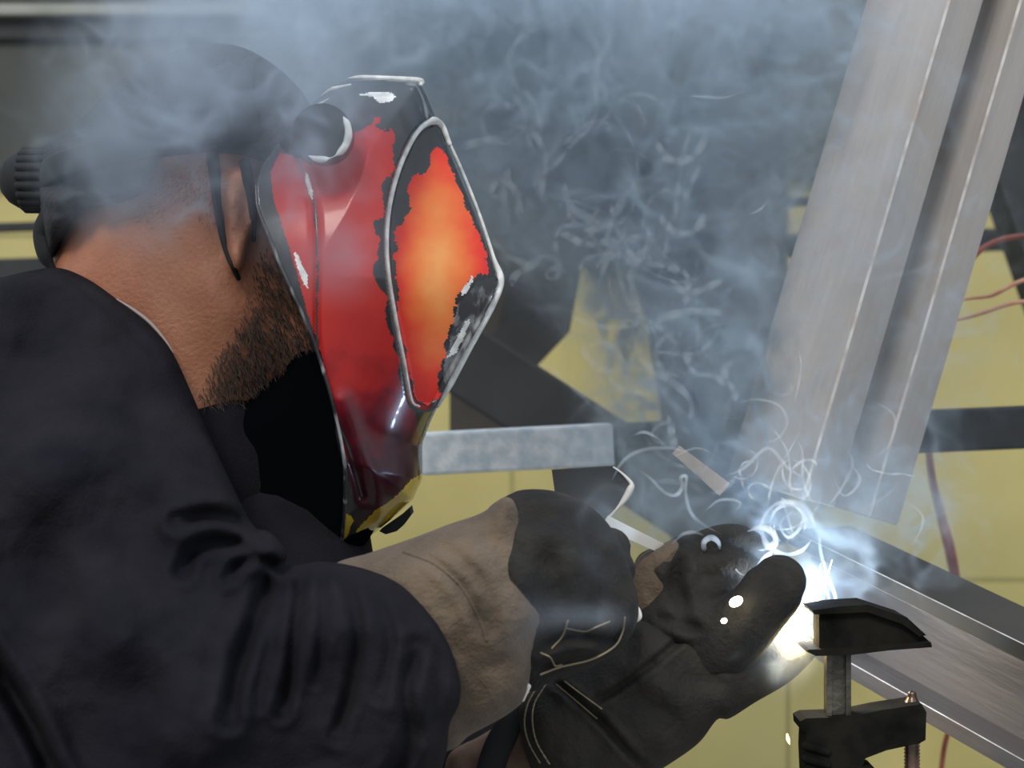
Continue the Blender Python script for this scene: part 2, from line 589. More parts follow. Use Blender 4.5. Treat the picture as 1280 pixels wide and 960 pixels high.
# web faces the eye: section turned so the flanges lie above and below
def lower_beam():
    root = empty('steel_beam', A)
    end = A + tt * ((A.z - .02) / -tt.z if tt.z < -.2 else 1.2)
    end = A + tt * .95
    up = Vector((0, 0, 1)); up = (up - tt * up.dot(tt)).normalized()
    fr = tt.cross(up)                       # towards / away from the eye
    if fr.y < 0:
        fr = -fr
    R = Matrix((up, fr, tt)).transposed()
    L = (end - A).length
    c = (A + end) / 2
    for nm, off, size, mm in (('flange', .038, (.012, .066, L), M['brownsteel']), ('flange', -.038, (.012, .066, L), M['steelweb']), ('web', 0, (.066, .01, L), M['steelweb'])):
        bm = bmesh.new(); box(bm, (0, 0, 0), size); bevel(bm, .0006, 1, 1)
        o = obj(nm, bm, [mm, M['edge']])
        o.parent = root
        o.matrix_parent_inverse = Matrix.Translation(root.location).inverted()
        o.matrix_basis = Matrix.Translation(c + up * off) @ R.to_4x4()
    return tag(root, 'dark H-beam sloping down to the right behind the clamp', 'beam')
lower_beam()

# ------------------------------------------------------------------ clamp
CY = 1.10
clamp = empty('bar_clamp', P(1048, 900, CY))
def cprism(name, poly, y0, dep, m, bev=.0025):
    bm = bmesh.new()
    prism(bm, [P(x, y, CY + y0) for x, y in poly], Vector((0, dep, 0)))
    bevel(bm, bev)
    return child(name, bm, m, clamp)
bm = bmesh.new()
prism(bm, [P(x, y, CY - .012) for x, y in ((1024, 766), (1085, 762), (1132, 776), (1160, 800), (1163, 808), (1100, 811), (1060, 816), (1024, 816))], Vector((0, .022, 0)))
bevel(bm, .002)
prism(bm, [P(x, y, CY - .018) for x, y in ((1015, 763), (1050, 758), (1085, 756), (1134, 772), (1158, 794), (1150, 796), (1128, 780), (1084, 765), (1050, 767), (1018, 768))], Vector((0, .036, 0)))
prism(bm, [P(x, y, CY - .018) for x, y in ((1007, 814), (1012, 812), (1060, 811), (1110, 806), (1164, 803), (1165, 809), (1112, 813), (1062, 819), (1020, 820))], Vector((0, .036, 0)))
tag(child('fixed_jaw', bm, M['clamp'], clamp), None)
cprism('slide_bar', ((1034, 812), (1062, 812), (1062, 1130), (1034, 1130)), -.006, .012, M['clampbar'], .0015)
bm = bmesh.new()
for s in (-1, 1):
    c0 = P(1048 + s * 12, 812, CY - .007); c1 = P(1048 + s * 12, 1130, CY - .007)
    box(bm, (c0 + c1) / 2, (.0035, .004, (c0 - c1).length))
child('bar_ridge', bm, M['clampbar'], clamp)
cprism('sliding_arm', ((1000, 902), (1008, 898), (1062, 896), (1100, 888), (1152, 880), (1158, 890), (1157, 925), (1150, 929), (1108, 938), (1082, 948), (1078, 958), (1095, 962), (1095, 972), (1070, 1010), (1010, 1010), (1007, 940), (1008, 915), (1001, 912)), -.014, .028, M['clamp'], .003)
bm = bmesh.new()
for k in range(4):
    A_, B_ = P(1006, 932 + k * 16, CY - .015), P(1034, 940 + k * 16, CY - .015)
    tube(bm, [A_, B_], .0028, n=8, step=1, curve=False)
child('grip_rib', bm, M['clamp'], clamp, True)
bm = bmesh.new()
x = 1140
pts, rr = [], []
for k in range(0, 74):
    pts.append(P(x, 895 + k * 2.2, CY)); rr.append(.0056 if k % 2 else .0047)
tube(bm, pts, rr, n=16, step=1, curve=False)
sc = child('screw', bm, M['screw'], clamp, True)
bm = bmesh.new()
tube(bm, [P(x, 868, CY), P(x, 872, CY), P(x, 882, CY)], [.003, .0035, .007], n=16, step=.5)
o = child('screw_tip', bm, M['screw'], clamp, True)
bm = bmesh.new()
tube(bm, [P(x, 1055, CY), P(x, 1130, CY)], .011, n=10, step=1, curve=False)
child('handle', bm, M['brownleather'], clamp, True)
tag(clamp, 'sooty black bar clamp gripping the sloping beam beside the weld', 'clamp')

# ------------------------------------------------------------------ cables
bm = bmesh.new()
tube(bm, [P(*p) for p in ((1420, 300, 1.7), (1340, 292, 1.7), (1290, 294, 1.7), (1250, 300, 1.7), (1222, 316, 1.7), (1200, 350, 1.7), (1178, 410, 1.72), (1164, 460, 1.74), (1160, 530, 1.76), (1164, 590, 1.78), (1175, 640, 1.8), (1188, 690, 1.8), (1200, 760, 1.82), (1208, 830, 1.84), (1194, 890, 1.86), (1178, 950, 1.88), (1170, 1100, 1.9), (1175, 1400, 1.92), (1180, 1880, 1.93))],
     [.003, .003, .003, .003, .003, .0032, .0034, .0036, .0036, .0042, .005, .0062, .0045, .003, .003, .003, .003, .003, .003], n=10, step=.12)
tag(obj('red_cable', bm, M['cable'], smooth=True), 'dark red cable hanging in an arc beside the diagonal beam', 'cable')
for pts, lab in ((((1400, 322, 1.6), (1330, 338, 1.6), (1280, 350, 1.6), (1255, 362, 1.6), (1238, 370, 1.61), (1215, 373, 1.63), (1196, 376, 1.66)), 'orange wire running off the right edge, upper of the pair'),
                 (((1400, 370, 1.6), (1330, 374, 1.6), (1280, 377, 1.6), (1255, 382, 1.6), (1232, 390, 1.61), (1205, 398, 1.63), (1184, 402, 1.66)), 'orange wire running off the right edge, lower of the pair')):
    bm = bmesh.new()
    tube(bm, [P(*p) for p in pts], [.002, .002, .0021, .0021, .002, .0016, .001], n=8, step=.15)
    tag(obj('orange_wire', bm, M['wire'], smooth=True), lab, 'wire', 'orange wires at the right edge')

# ------------------------------------------------------------------ the welder
person = empty('person', Vector((-.62, 1.08, 0)))
tag(person, 'person in navy work jacket, black cap and leather gloves bending over the weld', 'person')

head = [(60, 500), (48, 410), (58, 345), (80, 285), (92, 225), (98, 165), (135, 112), (195, 78), (260, 64), (330, 88), (382, 140), (408, 195), (418, 240), (432, 268), (452, 300), (468, 330), (458, 348), (440, 356), (448, 374), (440, 388), (446, 402), (438, 422), (440, 448), (420, 478), (385, 492), (345, 505), (318, 545), (300, 620), (280, 720), (150, 720), (60, 620)]
HY = 1.12
hand_r = [  # four fingers, then the thumb: joints of the near (right) hand, curling away around what it holds
    [(705, 676, .985), (748, 680, 1.0), (766, 684, 1.035), (745, 692, 1.065), (705, 698, 1.06)],
    [(710, 702, .98), (755, 706, .995), (772, 712, 1.032), (752, 718, 1.065), (710, 722, 1.062)],
    [(716, 738, .98), (760, 742, .995), (774, 746, 1.03), (752, 752, 1.06), (712, 754, 1.058)],
    [(712, 772, .985), (750, 775, 1.0), (764, 778, 1.03), (744, 782, 1.055), (709, 784, 1.052)],
    [(670, 655, 1.02), (698, 644, 1.045), (722, 652, 1.065), (738, 672, 1.075)]]
hand_l = [  # far (left) hand: thumb towards the eye, fingers behind it around the torch
    [(838, 704, 1.165), (880, 680, 1.152), (918, 672, 1.155), (948, 690, 1.175), (950, 722, 1.2)],
    [(834, 730, 1.16), (876, 712, 1.142), (914, 704, 1.146), (942, 718, 1.162), (940, 748, 1.185)],
    [(830, 756, 1.155), (870, 744, 1.135), (906, 737, 1.138), (930, 748, 1.152), (928, 772, 1.175)],
    [(822, 766, 1.165), (862, 758, 1.15), (890, 750, 1.15), (908, 756, 1.16), (905, 774, 1.18)],
    [(868, 822, 1.142), (912, 796, 1.12), (945, 764, 1.11), (966, 738, 1.11), (974, 727, 1.112)]]

bm = bmesh.new()
body(bm, head, [(250, 180, HY, .078), (150, 200, HY, .07), (380, 250, HY, .068), (450, 330, HY, .03), (400, 440, HY, .05), (250, 380, HY, .066), (150, 430, HY, .062), (150, 620, HY, .062)], 150, step=7,
     creases=[([(225, 250), (255, 330), (300, 420)], 26, -.004), ([(420, 275), (440, 285)], 12, .006)])
# ear: an outer rim, a hollow and a lobe
body(bm, [(290, 208), (312, 212), (326, 235), (322, 270), (310, 305), (306, 332), (294, 342), (284, 325), (282, 280), (278, 235)], [(300, 270, 1.047, .016)], 16, step=4, creases=[([(302, 232), (308, 262), (298, 300)], 8, .010)])
# trunk, arms and legs under the clothes
tube(bm, [P(150, 560, HY), P(60, 640, 1.11), Vector((-.42, 1.1, 1.16)), Vector((-.62, 1.08, .95)), Vector((-.68, 1.08, .86))], [.06, .1, .125, .12, .125], n=20, flat=(.8, 1.05), up=(0, 0, 1))
tube(bm, [P(100, 600, 1.0), P(120, 620, .99), P(250, 900, .91), P(440, 850, .93), P(640, 750, .985)], [.05, .05, .04, .035, .027], n=14)
tube(bm, [P(130, 600, 1.22), P(160, 640, 1.26), P(420, 1040, 1.27), P(640, 985, 1.22), P(820, 830, 1.18)], [.05, .05, .04, .032, .02], n=14)
for s in (-1, 1):
    tube(bm, [Vector((-.66, 1.08 + s * .09, .9)), Vector((-.6, 1.08 + s * .11, .5)), Vector((-.66, 1.08 + s * .12, .1)), Vector((-.6, 1.08 + s * .12, .05))], [.085, .06, .04, .035], n=14)
tube(bm, [P(640, 745, .985), P(720, 726, .992)], [.026, .024], n=14, flat=(1.1, .6))
tube(bm, [P(830, 780, 1.165), P(862, 748, 1.17)], [.02, .022], n=14, flat=(1, .6))
for ch in hand_r:
    tube(bm, [P(*p) for p in ch], [.0075] * (len(ch) - 1) + [.006], n=10)
for ch in hand_l:
    tube(bm, [P(*p) for p in ch], [.0075] * (len(ch) - 1) + [.006], n=10)
bm = bake_remesh(bm, .0036, 3)
skin = child('body', bm, M['skin'], person, True)
SKIN = bvh_of(skin)

# jacket ------------------------------------------------------------
jk = [(-330, 470), (-180, 392), (-60, 358), (0, 347), (40, 338), (75, 335), (112, 350), (150, 377), (186, 405), (214, 438), (238, 488), (262, 545), (288, 602), (316, 656), (336, 664), (352, 680), (359, 694), (356, 707), (374, 706), (396, 702), (424, 704), (462, 713), (502, 731), (536, 765), (561, 806), (575, 850), (574, 880), (562, 906), (556, 950), (530, 1010), (460, 1100), (260, 1170), (0, 1230), (-300, 1230), (-480, 1000), (-450, 700)]
jc = [(-350, 600, 1.06, .2), (-200, 900, 1.04, .2), (0, 420, 1.08, .1), (60, 380, 1.085, .06), (150, 420, 1.045, .06), (210, 470, 1.02, .06), (80, 600, .99, .14), (150, 800, .95, .14), (280, 650, .97, .08), (250, 900, .92, .12),
      (340, 700, .93, .05), (420, 800, .9, .075), (500, 880, .885, .06), (560, 860, .885, .04), (420, 1050, .92, .08), (0, 1100, 1.0, .2), (-100, 700, 1.03, .2)]
cr = [([(222, 652), (262, 644), (300, 650), (330, 668)], 9, .016), ([(228, 715), (240, 690), (270, 678), (320, 683)], 9, .012), ([(286, 722), (300, 704), (330, 700), (356, 712)], 7, .014),
      ([(340, 715), (322, 770), (300, 830), (285, 900)], 11, .016), ([(360, 720), (340, 790), (318, 880)], 8, .006), ([(377, 715), (372, 770), (366, 830), (352, 890)], 8, .012), ([(402, 716), (405, 780), (394, 850)], 7, .007),
      ([(432, 722), (446, 780), (440, 850), (420, 920)], 8, .009), ([(470, 738), (488, 800), (478, 870)], 8, .007), ([(520, 810), (506, 860), (512, 930), (480, 990)], 11, .012), ([(545, 800), (548, 860), (535, 920)], 8, .006),
      ([(-30, 800), (10, 858), (40, 910), (70, 975)], 12, .03), ([(150, 450), (180, 520), (230, 600)], 26, .006), ([(20, 420), (90, 470), (140, 560)], 30, .006), ([(60, 560), (150, 640), (200, 760)], 34, .007), ([(90, 350), (150, 398), (200, 450)], 6, .004),
      ([(0, 650), (90, 760), (130, 900)], 34, .008), ([(150, 700), (180, 800), (170, 930)], 26, .006)]
bm = bmesh.new()
body(bm, jk, jc, 85, step=5.5, creases=cr, noise=.006, nscale=.013)
jacket_front = bm
# the far half: chest, far shoulder and far sleeve
tube(jacket_front, [P(150, 520, 1.16), P(120, 640, 1.15), Vector((-.42, 1.12, 1.14)), Vector((-.64, 1.08, .9)), Vector((-.67, 1.08, .78))], [.08, .14, .165, .155, .17], n=28, flat=(.85, 1.15))
tube(jacket_front, [P(230, 560, 1.2), P(280, 640, 1.25), P(420, 960, 1.28), P(600, 960, 1.25)], [.09, .085, .075, .055], n=24)
tube(jacket_front, [P(250, 590, 1.13), P(320, 640, 1.15), P(330, 760, 1.1)], [.08, .075, .08], n=24)
jk_o = child('jacket', jacket_front, M['navy'], person, True)
JB = bvh_of(jk_o)
bm = bmesh.new()
tube(bm, [on(JB, x, y, .001, 1.04) for x, y in cat([(150, 379), (168, 392), (188, 409), (206, 429)], False, .15)], [.0006] + [.0011] * 17 + [.0011, .0008, .0006], n=6, step=1, curve=False) if False else tube(bm, [P(x, y, 1.042) for x, y in ((146, 374), (168, 388), (188, 404), (206, 425), (216, 440))], [.0004, .0011, .0012, .001, .0004], n=6)
tag(child('undershirt_edge', bm, M['collar'], person, True), 'thin pale edge of the undershirt at the neck')
# trousers and boots
bm = bmesh.new()
for s in (-1, 1):
    tube(bm, [Vector((-.66, 1.08 + s * .085, .9)), Vector((-.6, 1.08 + s * .11, .5)), Vector((-.65, 1.08 + s * .12, .13))], [.115, .085, .075], n=20)
child('trousers', bake_remesh(bm, .01, 3), M['navy'], person, True)
for s in (-1, 1):
    bm = bmesh.new()
    tube(bm, [Vector((-.66, 1.08 + s * .12, .2)), Vector((-.66, 1.08 + s * .12, .06)), Vector((-.56, 1.08 + s * .125, .045)), Vector((-.46, 1.08 + s * .13, .04))], [.06, .055, .05, .04], n=18)
    child('boot', bake_remesh(bm, .006, 3), M['darkleather'], person, True)

# cap -----------------------------------------------------------------
cap = [(62, 322), (50, 300), (48, 262), (44, 225), (48, 190), (62, 172), (98, 152), (138, 110), (190, 76), (252, 56), (305, 60), (358, 94), (392, 140), (402, 205), (350, 216), (318, 206), (270, 198), (226, 196), (204, 200), (196, 222), (180, 246), (150, 260), (118, 262), (96, 272), (80, 298), (70, 318)]
bm = bmesh.new()
body(bm, cap, [(200, 130, HY - .004, .086, 110), (250, 60, HY - .004, .086, 110), (100, 150, HY - .004, .075, 100), (60, 190, HY, .05, 60), (90, 230, HY, .064, 40), (60, 300, HY, .035, 30), (355, 110, HY, .082, 80), (350, 200, HY - .004, .084, 14), (200, 205, HY - .004, .086, 12), (270, 195, HY - .004, .086, 12), (180, 240, HY - .004, .083, 12), (120, 255, HY - .004, .076, 14), (95, 268, HY - .003, .07, 14)], 110, step=5, noise=.004, nscale=.03,
     creases=[([(70, 180), (130, 190), (190, 180)], 10, .006), ([(60, 230), (120, 225), (185, 232)], 9, .005), ([(140, 120), (180, 150), (200, 200)], 10, .005), ([(62, 265), (85, 262), (110, 250)], 6, .006), ([(85, 160), (110, 210), (100, 250)], 8, .004)])
child('cap', bm, M['capcloth'], person, True)

# beard and the short hair above the nape -------------------------------
def strands(name, poly, count, ln, r, down, m):
    poly = np.array(poly, float)
    bm = bmesh.new()
    x0, y0 = poly.min(0); x1, y1 = poly.max(0)
    k = 0
    while k < count:
        px, py = random.uniform(x0, x1), random.uniform(y0, y1)
        q = np.array([[px, py]])
        if not inside(q, poly)[0]:
            continue
        e = seg_dist(q, poly)[0]
        if random.random() > min(1, e / 26 + .12):
            k += .2
            continue
        k += 1
        d = (P(px, py, 1) - EYE).normalized()
        hit, nrm, _i, _d = SKIN.ray_cast(EYE, d)
        if hit is None:
            continue
        if nrm.dot(d) > 0:
            nrm = -nrm
        g = (Vector(down) + Vector((random.uniform(-.5, .5), random.uniform(-.3, .3), random.uniform(-.5, .5)))).normalized()
        l = ln * random.uniform(.6, 1.3)
        a = hit - nrm * .001
        b = hit + nrm * l * .35 + g * l * .5
        c = hit + nrm * l * .45 + g * l
        s = d.cross(g).normalized() * r
        v = [bm.verts.new(p) for p in (a - s, a + s, b + s * .8, b - s * .8, c)]
        bm.faces.new((v[0], v[1], v[2], v[3])); bm.faces.new((v[3], v[2], v[4]))
    return child(name, bm, m, person)
strands('beard', [(318, 318), (345, 300), (400, 330), (440, 420), (430, 480), (370, 500), (310, 520), (262, 520), (246, 490), (262, 450), (285, 418), (305, 380)], 2600, .007, .00026, (.25, 0, -1), M['beard'])
strands('hair', [(180, 235), (205, 198), (270, 196), (288, 215), (280, 268), (262, 290), (225, 262), (190, 290), (160, 268)], 700, .003, .00016, (-.5, 0, -1), M['beard'])

# ------------------------------------------------------------------ gloves
gr = bmesh.new()
handr = [(606, 640), (640, 616), (662, 611), (692, 613), (722, 623), (747, 640), (766, 662), (782, 694), (794, 732), (799, 764), (792, 790), (770, 816), (730, 838), (692, 850), (662, 866), (630, 840), (600, 760), (596, 690)]
body(gr, handr, [(640, 720, .965, .05), (700, 700, .985, .044), (780, 740, 1.0, .03), (700, 820, .99, .034), (660, 640, .985, .035)], 62, step=4, noise=.003, nscale=.03,
     creases=[([(672, 806), (715, 792), (760, 800), (792, 775)], 8, .012), ([(668, 836), (700, 828), (750, 815), (785, 790)], 6, .007), ([(666, 690), (690, 720), (690, 770)], 12, .004), ([(720, 640), (740, 680), (775, 720)], 10, .003), ([(650, 640), (690, 650), (730, 640)], 12, .004)])
for ch in hand_r:
    tube(gr, [P(*p) for p in ch], [.0118] * (len(ch) - 1) + [.0105], n=14)
gr = bake_remesh(gr, .0024, 3)
glove_r = child('glove', gr, M['darkleather'], person, True)
tag(glove_r, 'near glove, sooty dark hand with tan suede cuff')
GR = bvh_of(glove_r)
cuffr = [(380, 740), (418, 705), (462, 691), (520, 671), (562, 655), (602, 641), (632, 621), (650, 640), (660, 690), (668, 740), (678, 772), (668, 806), (663, 840), (657, 872), (636, 892), (608, 908), (586, 920), (562, 938), (510, 940), (430, 850)]
bm = bmesh.new()
body(bm, cuffr, [(440, 780, .965, .05), (540, 780, .955, .056), (640, 740, .955, .051), (620, 880, .96, .045), (640, 650, .965, .038)], 75, step=4, noise=.0025, nscale=.03,
     creases=[([(510, 682), (550, 706), (585, 745), (605, 790)], 8, .004), ([(530, 676), (575, 700), (608, 740), (622, 800)], 7, .003), ([(600, 650), (625, 700), (640, 760)], 12, .004), ([(590, 860), (620, 830), (650, 820)], 14, .003)])
def sub(name, bm, m, par, smooth=True):
    o = obj(name, bm, m, None, smooth)
    o.parent = par
    o.matrix_parent_inverse = (par.matrix_parent_inverse.inverted() @ Matrix.Translation(person.location).inverted()) if False else Matrix.Translation(person.location).inverted() @ Matrix.Translation(person.location)
    return o
o = sub('cuff', bm, M['tan'], glove_r); tag(o, 'tan suede cuff')
CR = bvh_of(o) if False else None
bmt = bmesh.new(); bmt.from_mesh(o.data); CR = BVHTree.FromBMesh(bmt); bmt.free()
def sub_seam(name, bvh, line, r, m, par, fb, dash=None):
    bm = bmesh.new()
    pts = [on(bvh, p[0], p[1], fallback=fb) for p in cat(line, False, .08)]
    if dash:
        for i in range(0, len(pts) - dash[0], dash[0] + dash[1]):
            tube(bm, pts[i:i + dash[0] + 1], r, n=6, step=1, curve=False)
    else:
        tube(bm, pts, r, n=6, step=1, curve=False)
    return sub(name, bm, m, par)
sub_seam('stitching', CR, [(505, 690), (545, 706), (578, 735), (600, 775), (608, 800)], .0011, M['tan'], glove_r, .92)
sub_seam('stitching', GR, [(676, 843), (700, 834), (740, 824), (768, 808), (778, 790), (781, 772)], .0007, M['thread'], glove_r, .97)
sub_seam('stitching', GR, [(710, 776), (703, 795), (690, 810)], .0006, M['thread'], glove_r, .97)
sub_seam('stitching', GR, [(708, 785), (730, 789), (745, 784), (762, 777)], .0006, M['thread'], glove_r, .97)
sub_seam('stitching', GR, [(676, 816), (688, 822), (694, 832), (702, 831)], .0006, M['thread'], glove_r, .97)
bm = bmesh.new()
tube(bm, [P(x, y, .998) for x, y in ((792, 752), (797, 762), (799, 771), (795, 777))], [.0005, .0016, .0018, .0008], n=8)  # pale tube along the seam at the knuckle end
tag(sub('seam_edge', bm, M['worn'], glove_r), 'pale seam edge')
bm = bmesh.new()
tube(bm, [P(x, y, .955) for x, y in ((660, 858), (657, 866), (654, 876))], [.0018, .0014, .0006], n=8)
tag(sub('seam_edge', bm, M['worn'], glove_r), 'pale seam edge')

gl = bmesh.new()
handl = [(790, 715), (800, 692), (828, 680), (852, 668), (868, 674), (882, 700), (888, 730), (900, 752), (940, 775), (975, 800), (985, 830), (950, 845), (900, 830), (840, 812), (805, 786), (792, 750)]
body(gl, handl, [(830, 735, 1.165, .03), (850, 800, 1.135, .034), (900, 790, 1.14, .034), (950, 812, 1.14, .03)], 40, step=4, noise=.003, nscale=.04, creases=[([(850, 690), (845, 730), (860, 780)], 9, .008), ([(810, 770), (850, 780), (900, 800)], 8, .006)])
for ch in hand_l[:4]:
    tube(gl, [P(*p) for p in ch], [.0102] * (len(ch) - 1) + [.0096], n=14)
tube(gl, [P(*p) for p in hand_l[4]], [.028, .025, .0215, .0215, .019], n=18)
gl = bake_remesh(gl, .002, 2)
glove_l = child('glove', gl, M['darkleather'], person, True)
tag(glove_l, 'far glove, dark brown gauntlet holding the torch')
gaunt = [(648, 905), (652, 876), (684, 848), (730, 824), (775, 800), (800, 776), (850, 788), (900, 802), (955, 806), (1000, 800), (1021, 815), (990, 850), (944, 878), (912, 898), (896, 900), (872, 930), (826, 962), (780, 990), (720, 1000), (670, 970)]
bm = bmesh.new()
body(bm, gaunt, [(700, 920, 1.13, .045), (820, 880, 1.135, .045), (900, 840, 1.14, .035), (1000, 815, 1.15, .012)], 45, step=4, noise=.004, nscale=.02,
     creases=[([(862, 790), (820, 825), (770, 862), (745, 875)], 5, .007), ([(690, 850), (740, 890), (790, 945), (815, 965)], 5, .008), ([(860, 795), (890, 815), (935, 822), (1000, 812)], 5, .007), ([(780, 860), (830, 890), (860, 930)], 14, .004), ([(830, 840), (880, 850), (930, 845)], 16, .004)])
o = sub('gauntlet', bm, M['brownleather'], glove_l)
bmt = bmesh.new(); bmt.from_mesh(o.data); GL = BVHTree.FromBMesh(bmt); bmt.free()
bm = bmesh.new()
body(bm, [(788, 722), (797, 698), (820, 684), (846, 673), (856, 684), (846, 715), (842, 750), (832, 778), (808, 780), (793, 756)], [(820, 730, 1.148, .018)], 26, step=4, noise=.002, nscale=.05)  # added tan patch: the knuckle's lit look put into colour
tag(sub('lit_knuckle', bm, M['tan'], glove_l), 'tan patch painted for the lit knuckle')
sub_seam('stitching', GL, [(672, 858), (660, 880), (656, 905), (662, 930), (676, 955)], .0008, M['thread'], glove_l, 1.1, dash=(2, 1))
sub_seam('stitching', GL, [(682, 856), (668, 880), (666, 905), (672, 930), (688, 957)], .0007, M['thread'], glove_l, 1.1, dash=(2, 1))
sub_seam('stitching', GL, [(696, 856), (720, 876), (746, 898)], .0006, M['thread'], glove_l, 1.1)
sub_seam('stitching', GL, [(706, 852), (730, 870), (752, 886)], .0006, M['thread'], glove_l, 1.1)
bm = bmesh.new()
body(bm, [(560, 945), (600, 920), (640, 895), (660, 880), (672, 920), (690, 960), (680, 1010), (600, 1030), (560, 1000)], [(620, 960, 1.17, .03)], 30, step=6)
o = sub('lining', bm, M['lining'], glove_l); tag(o, 'reddish brown lining of the open cuff')
bm = bmesh.new()
tube(bm, [P(x, y, 1.128) for x, y in ((650, 888), (632, 915), (618, 945), (608, 985))], [.006, .0095, .01, .01], n=12, flat=(1, .5))
o = sub('strap', bm, M['hmatt'], glove_l); tag(o, 'black strap across the cuff opening')

# torch held in the far glove, and the pale bar between the gloves
torch = empty('welding_torch', P(880, 765, 1.2))
bm = bmesh.new(); tube(bm, [P(700, 850, 1.22), P(790, 800, 1.215), P(870, 765, 1.2), P(930, 748, 1.19)], [.012, .013, .013, .011], n=16); child('handle', bm, M['hmatt'], torch, True)
bm = bmesh.new(); tube(bm, [P(930, 748, 1.19), P(955, 746, 1.18), P(972, 752, 1.172)], .007, n=14); child('neck', bm, M['clampbar'], torch, True)
bm = bmesh.new(); tube(bm, [P(968, 751, 1.174), P(984, 760, 1.164)], .0085, n=16, caps=False, curve=False); child('nozzle', bm, M['screw'], torch, True)
tag(torch, 'welding torch held in the far glove, its nozzle at the arc', 'torch')
bm = bmesh.new()
A, B = P(756, 652, 1.09), P(834, 689, 1.15)
t = (B - A).normalized(); n_ = Vector((t.z, 0, -t.x)).normalized()
prism(bm, [A + n_ * .0045, B + n_ * .0034, B - n_ * .0034, A - n_ * .0045], Vector((0, .004, 0)))
bevel(bm, .0008)
tag(obj('filler_bar', bm, M['worn']), 'pale flat bar running between the two gloves', 'bar')

# ------------------------------------------------------------------ helmet
helmet = empty('welding_helmet', P(400, 165, HY))
tag(helmet, 'black and red flame-painted welding helmet tipped down over the face', 'helmet')
HW = .118
front = [(398, 122), (418, 106), (440, 98), (480, 97), (524, 101), (534, 122), (546, 150), (562, 190), (580, 234), (600, 284), (617, 328), (624, 350), (619, 372), (600, 410), (580, 444), (560, 482), (546, 510), (536, 532), (527, 556), (527, 600), (516, 624), (488, 650), (456, 676), (426, 697)]
rear = [(428, 672), (432, 640), (432, 600), (428, 560), (418, 512), (404, 462), (388, 416), (368, 370), (350, 330), (334, 290), (322, 258), (320, 232), (328, 206), (348, 178), (372, 148)]
outl = np.array(front + rear, float)
facet = np.array(cat([(541, 150), (556, 162), (574, 205), (597, 262), (618, 322), (626, 350), (612, 384), (585, 432), (560, 478), (545, 506), (530, 510), (514, 500), (505, 455), (494, 400), (485, 345), (482, 300), (486, 255), (497, 212), (512, 178), (526, 158)], True, .12))
o_ = resample(outl, 2.6)
v, f = lattice(o_, 2.6)
fr_line = np.array(front, float)
dfr = seg_dist(v, fr_line, False)
din = seg_dist(v, facet) * np.where(inside(v, facet), 1, -1)
tt_ = np.clip(dfr / 235, 0, 1)
w = HW * np.sqrt(np.clip(1 - (1 - tt_) ** 2, 0, 1)) ** .95
# the front panel is a flatter facet set a little into the shell
ys = np.arange(60, 740.)
fy = np.array(sorted([(p[1], p[0]) for p in front if 95 < p[1]]))
xs_ = np.interp(ys, [p[1] for p in front[4:]], [p[0] for p in front[4:]])
kk = np.exp(-(np.arange(-70, 71) / 28.) ** 2); kk /= kk.sum()
xs_ = np.convolve(np.pad(xs_, 70, mode='edge'), kk, 'valid')
flat_w = np.clip(np.interp(v[:, 1], ys, xs_) + 12 - v[:, 0], 0, 200) * .00046
k_ = np.clip((din + 3) / 8, 0, 1)
w = w * (1 - k_) + np.minimum(w - .004, flat_w + .006).clip(0) * k_
# a shallow crease from the pivot to the chin
crl = np.array(cat([(372, 196), (392, 250), (397, 330), (397, 430), (412, 500), (436, 560), (452, 620)], False, .1))
w -= .004 * np.exp(-(seg_dist(v, crl, False) / 5) ** 2)
crl2 = np.array(cat([(430, 500), (452, 560), (470, 610), (480, 660)], False, .1))
w += .004 * np.exp(-(seg_dist(v, crl2, False) / 10) ** 2)
w = np.maximum(w, 0)
isfront = dfr < .6
# paint regions, drawn on the panel
rng = np.random.RandomState(3)
def rag(p, amp, s, seed):
    return np.array([amp * mnoise.fractal(Vector((q[0] * s, q[1] * s, seed)), 1, 2, 5) for q in p])
cen = np.array([v[list(t3)].mean(0) for t3 in f])
rg = rag(cen, 9, .05, 1.7)
rg2 = rg * np.clip((cen[:, 0] - 390) / 90, .12, 1)
def reg(poly):
    poly = np.array(poly, float)
    return seg_dist(cen, poly) * np.where(inside(cen, poly), 1, -1)
fl_red = reg([(546, 182), (556, 190), (580, 245), (604, 305), (612, 338), (590, 350), (572, 372), (566, 400), (556, 440), (552, 470), (548, 500), (536, 508), (516, 496), (508, 440), (500, 400), (496, 340), (490, 292), (502, 280), (512, 262), (508, 240), (516, 222), (534, 212)])
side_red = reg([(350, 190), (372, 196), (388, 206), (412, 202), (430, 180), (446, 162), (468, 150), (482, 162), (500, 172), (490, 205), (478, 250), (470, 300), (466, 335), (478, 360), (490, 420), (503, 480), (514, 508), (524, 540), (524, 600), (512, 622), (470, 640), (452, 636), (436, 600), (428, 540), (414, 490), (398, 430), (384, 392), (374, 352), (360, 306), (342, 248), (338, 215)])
blk_line = seg_dist(cen, crl, False)
yel = reg([(532, 590), (528, 614), (516, 630), (488, 654), (464, 674), (440, 694), (446, 662), (466, 640), (494, 621), (514, 600)])
yel2 = reg([(433, 640), (442, 648), (436, 668), (424, 698)])
fin = inside(cen, facet)
gry = reg([(618, 346), (622, 372), (600, 410), (575, 452), (556, 486), (553, 470), (558, 440), (566, 405), (575, 375), (596, 350)])
wht = reg([(590, 345), (578, 360), (572, 376), (584, 366), (592, 352)])
wht2 = reg([(586, 396), (576, 412), (566, 432), (560, 446), (570, 440), (580, 420), (588, 402)])
top_w = reg([(448, 118), (470, 114), (490, 116), (495, 121), (488, 127), (474, 128), (466, 121)])
str_w = reg([(366, 312), (372, 318), (384, 345), (386, 362), (380, 356), (370, 330)])
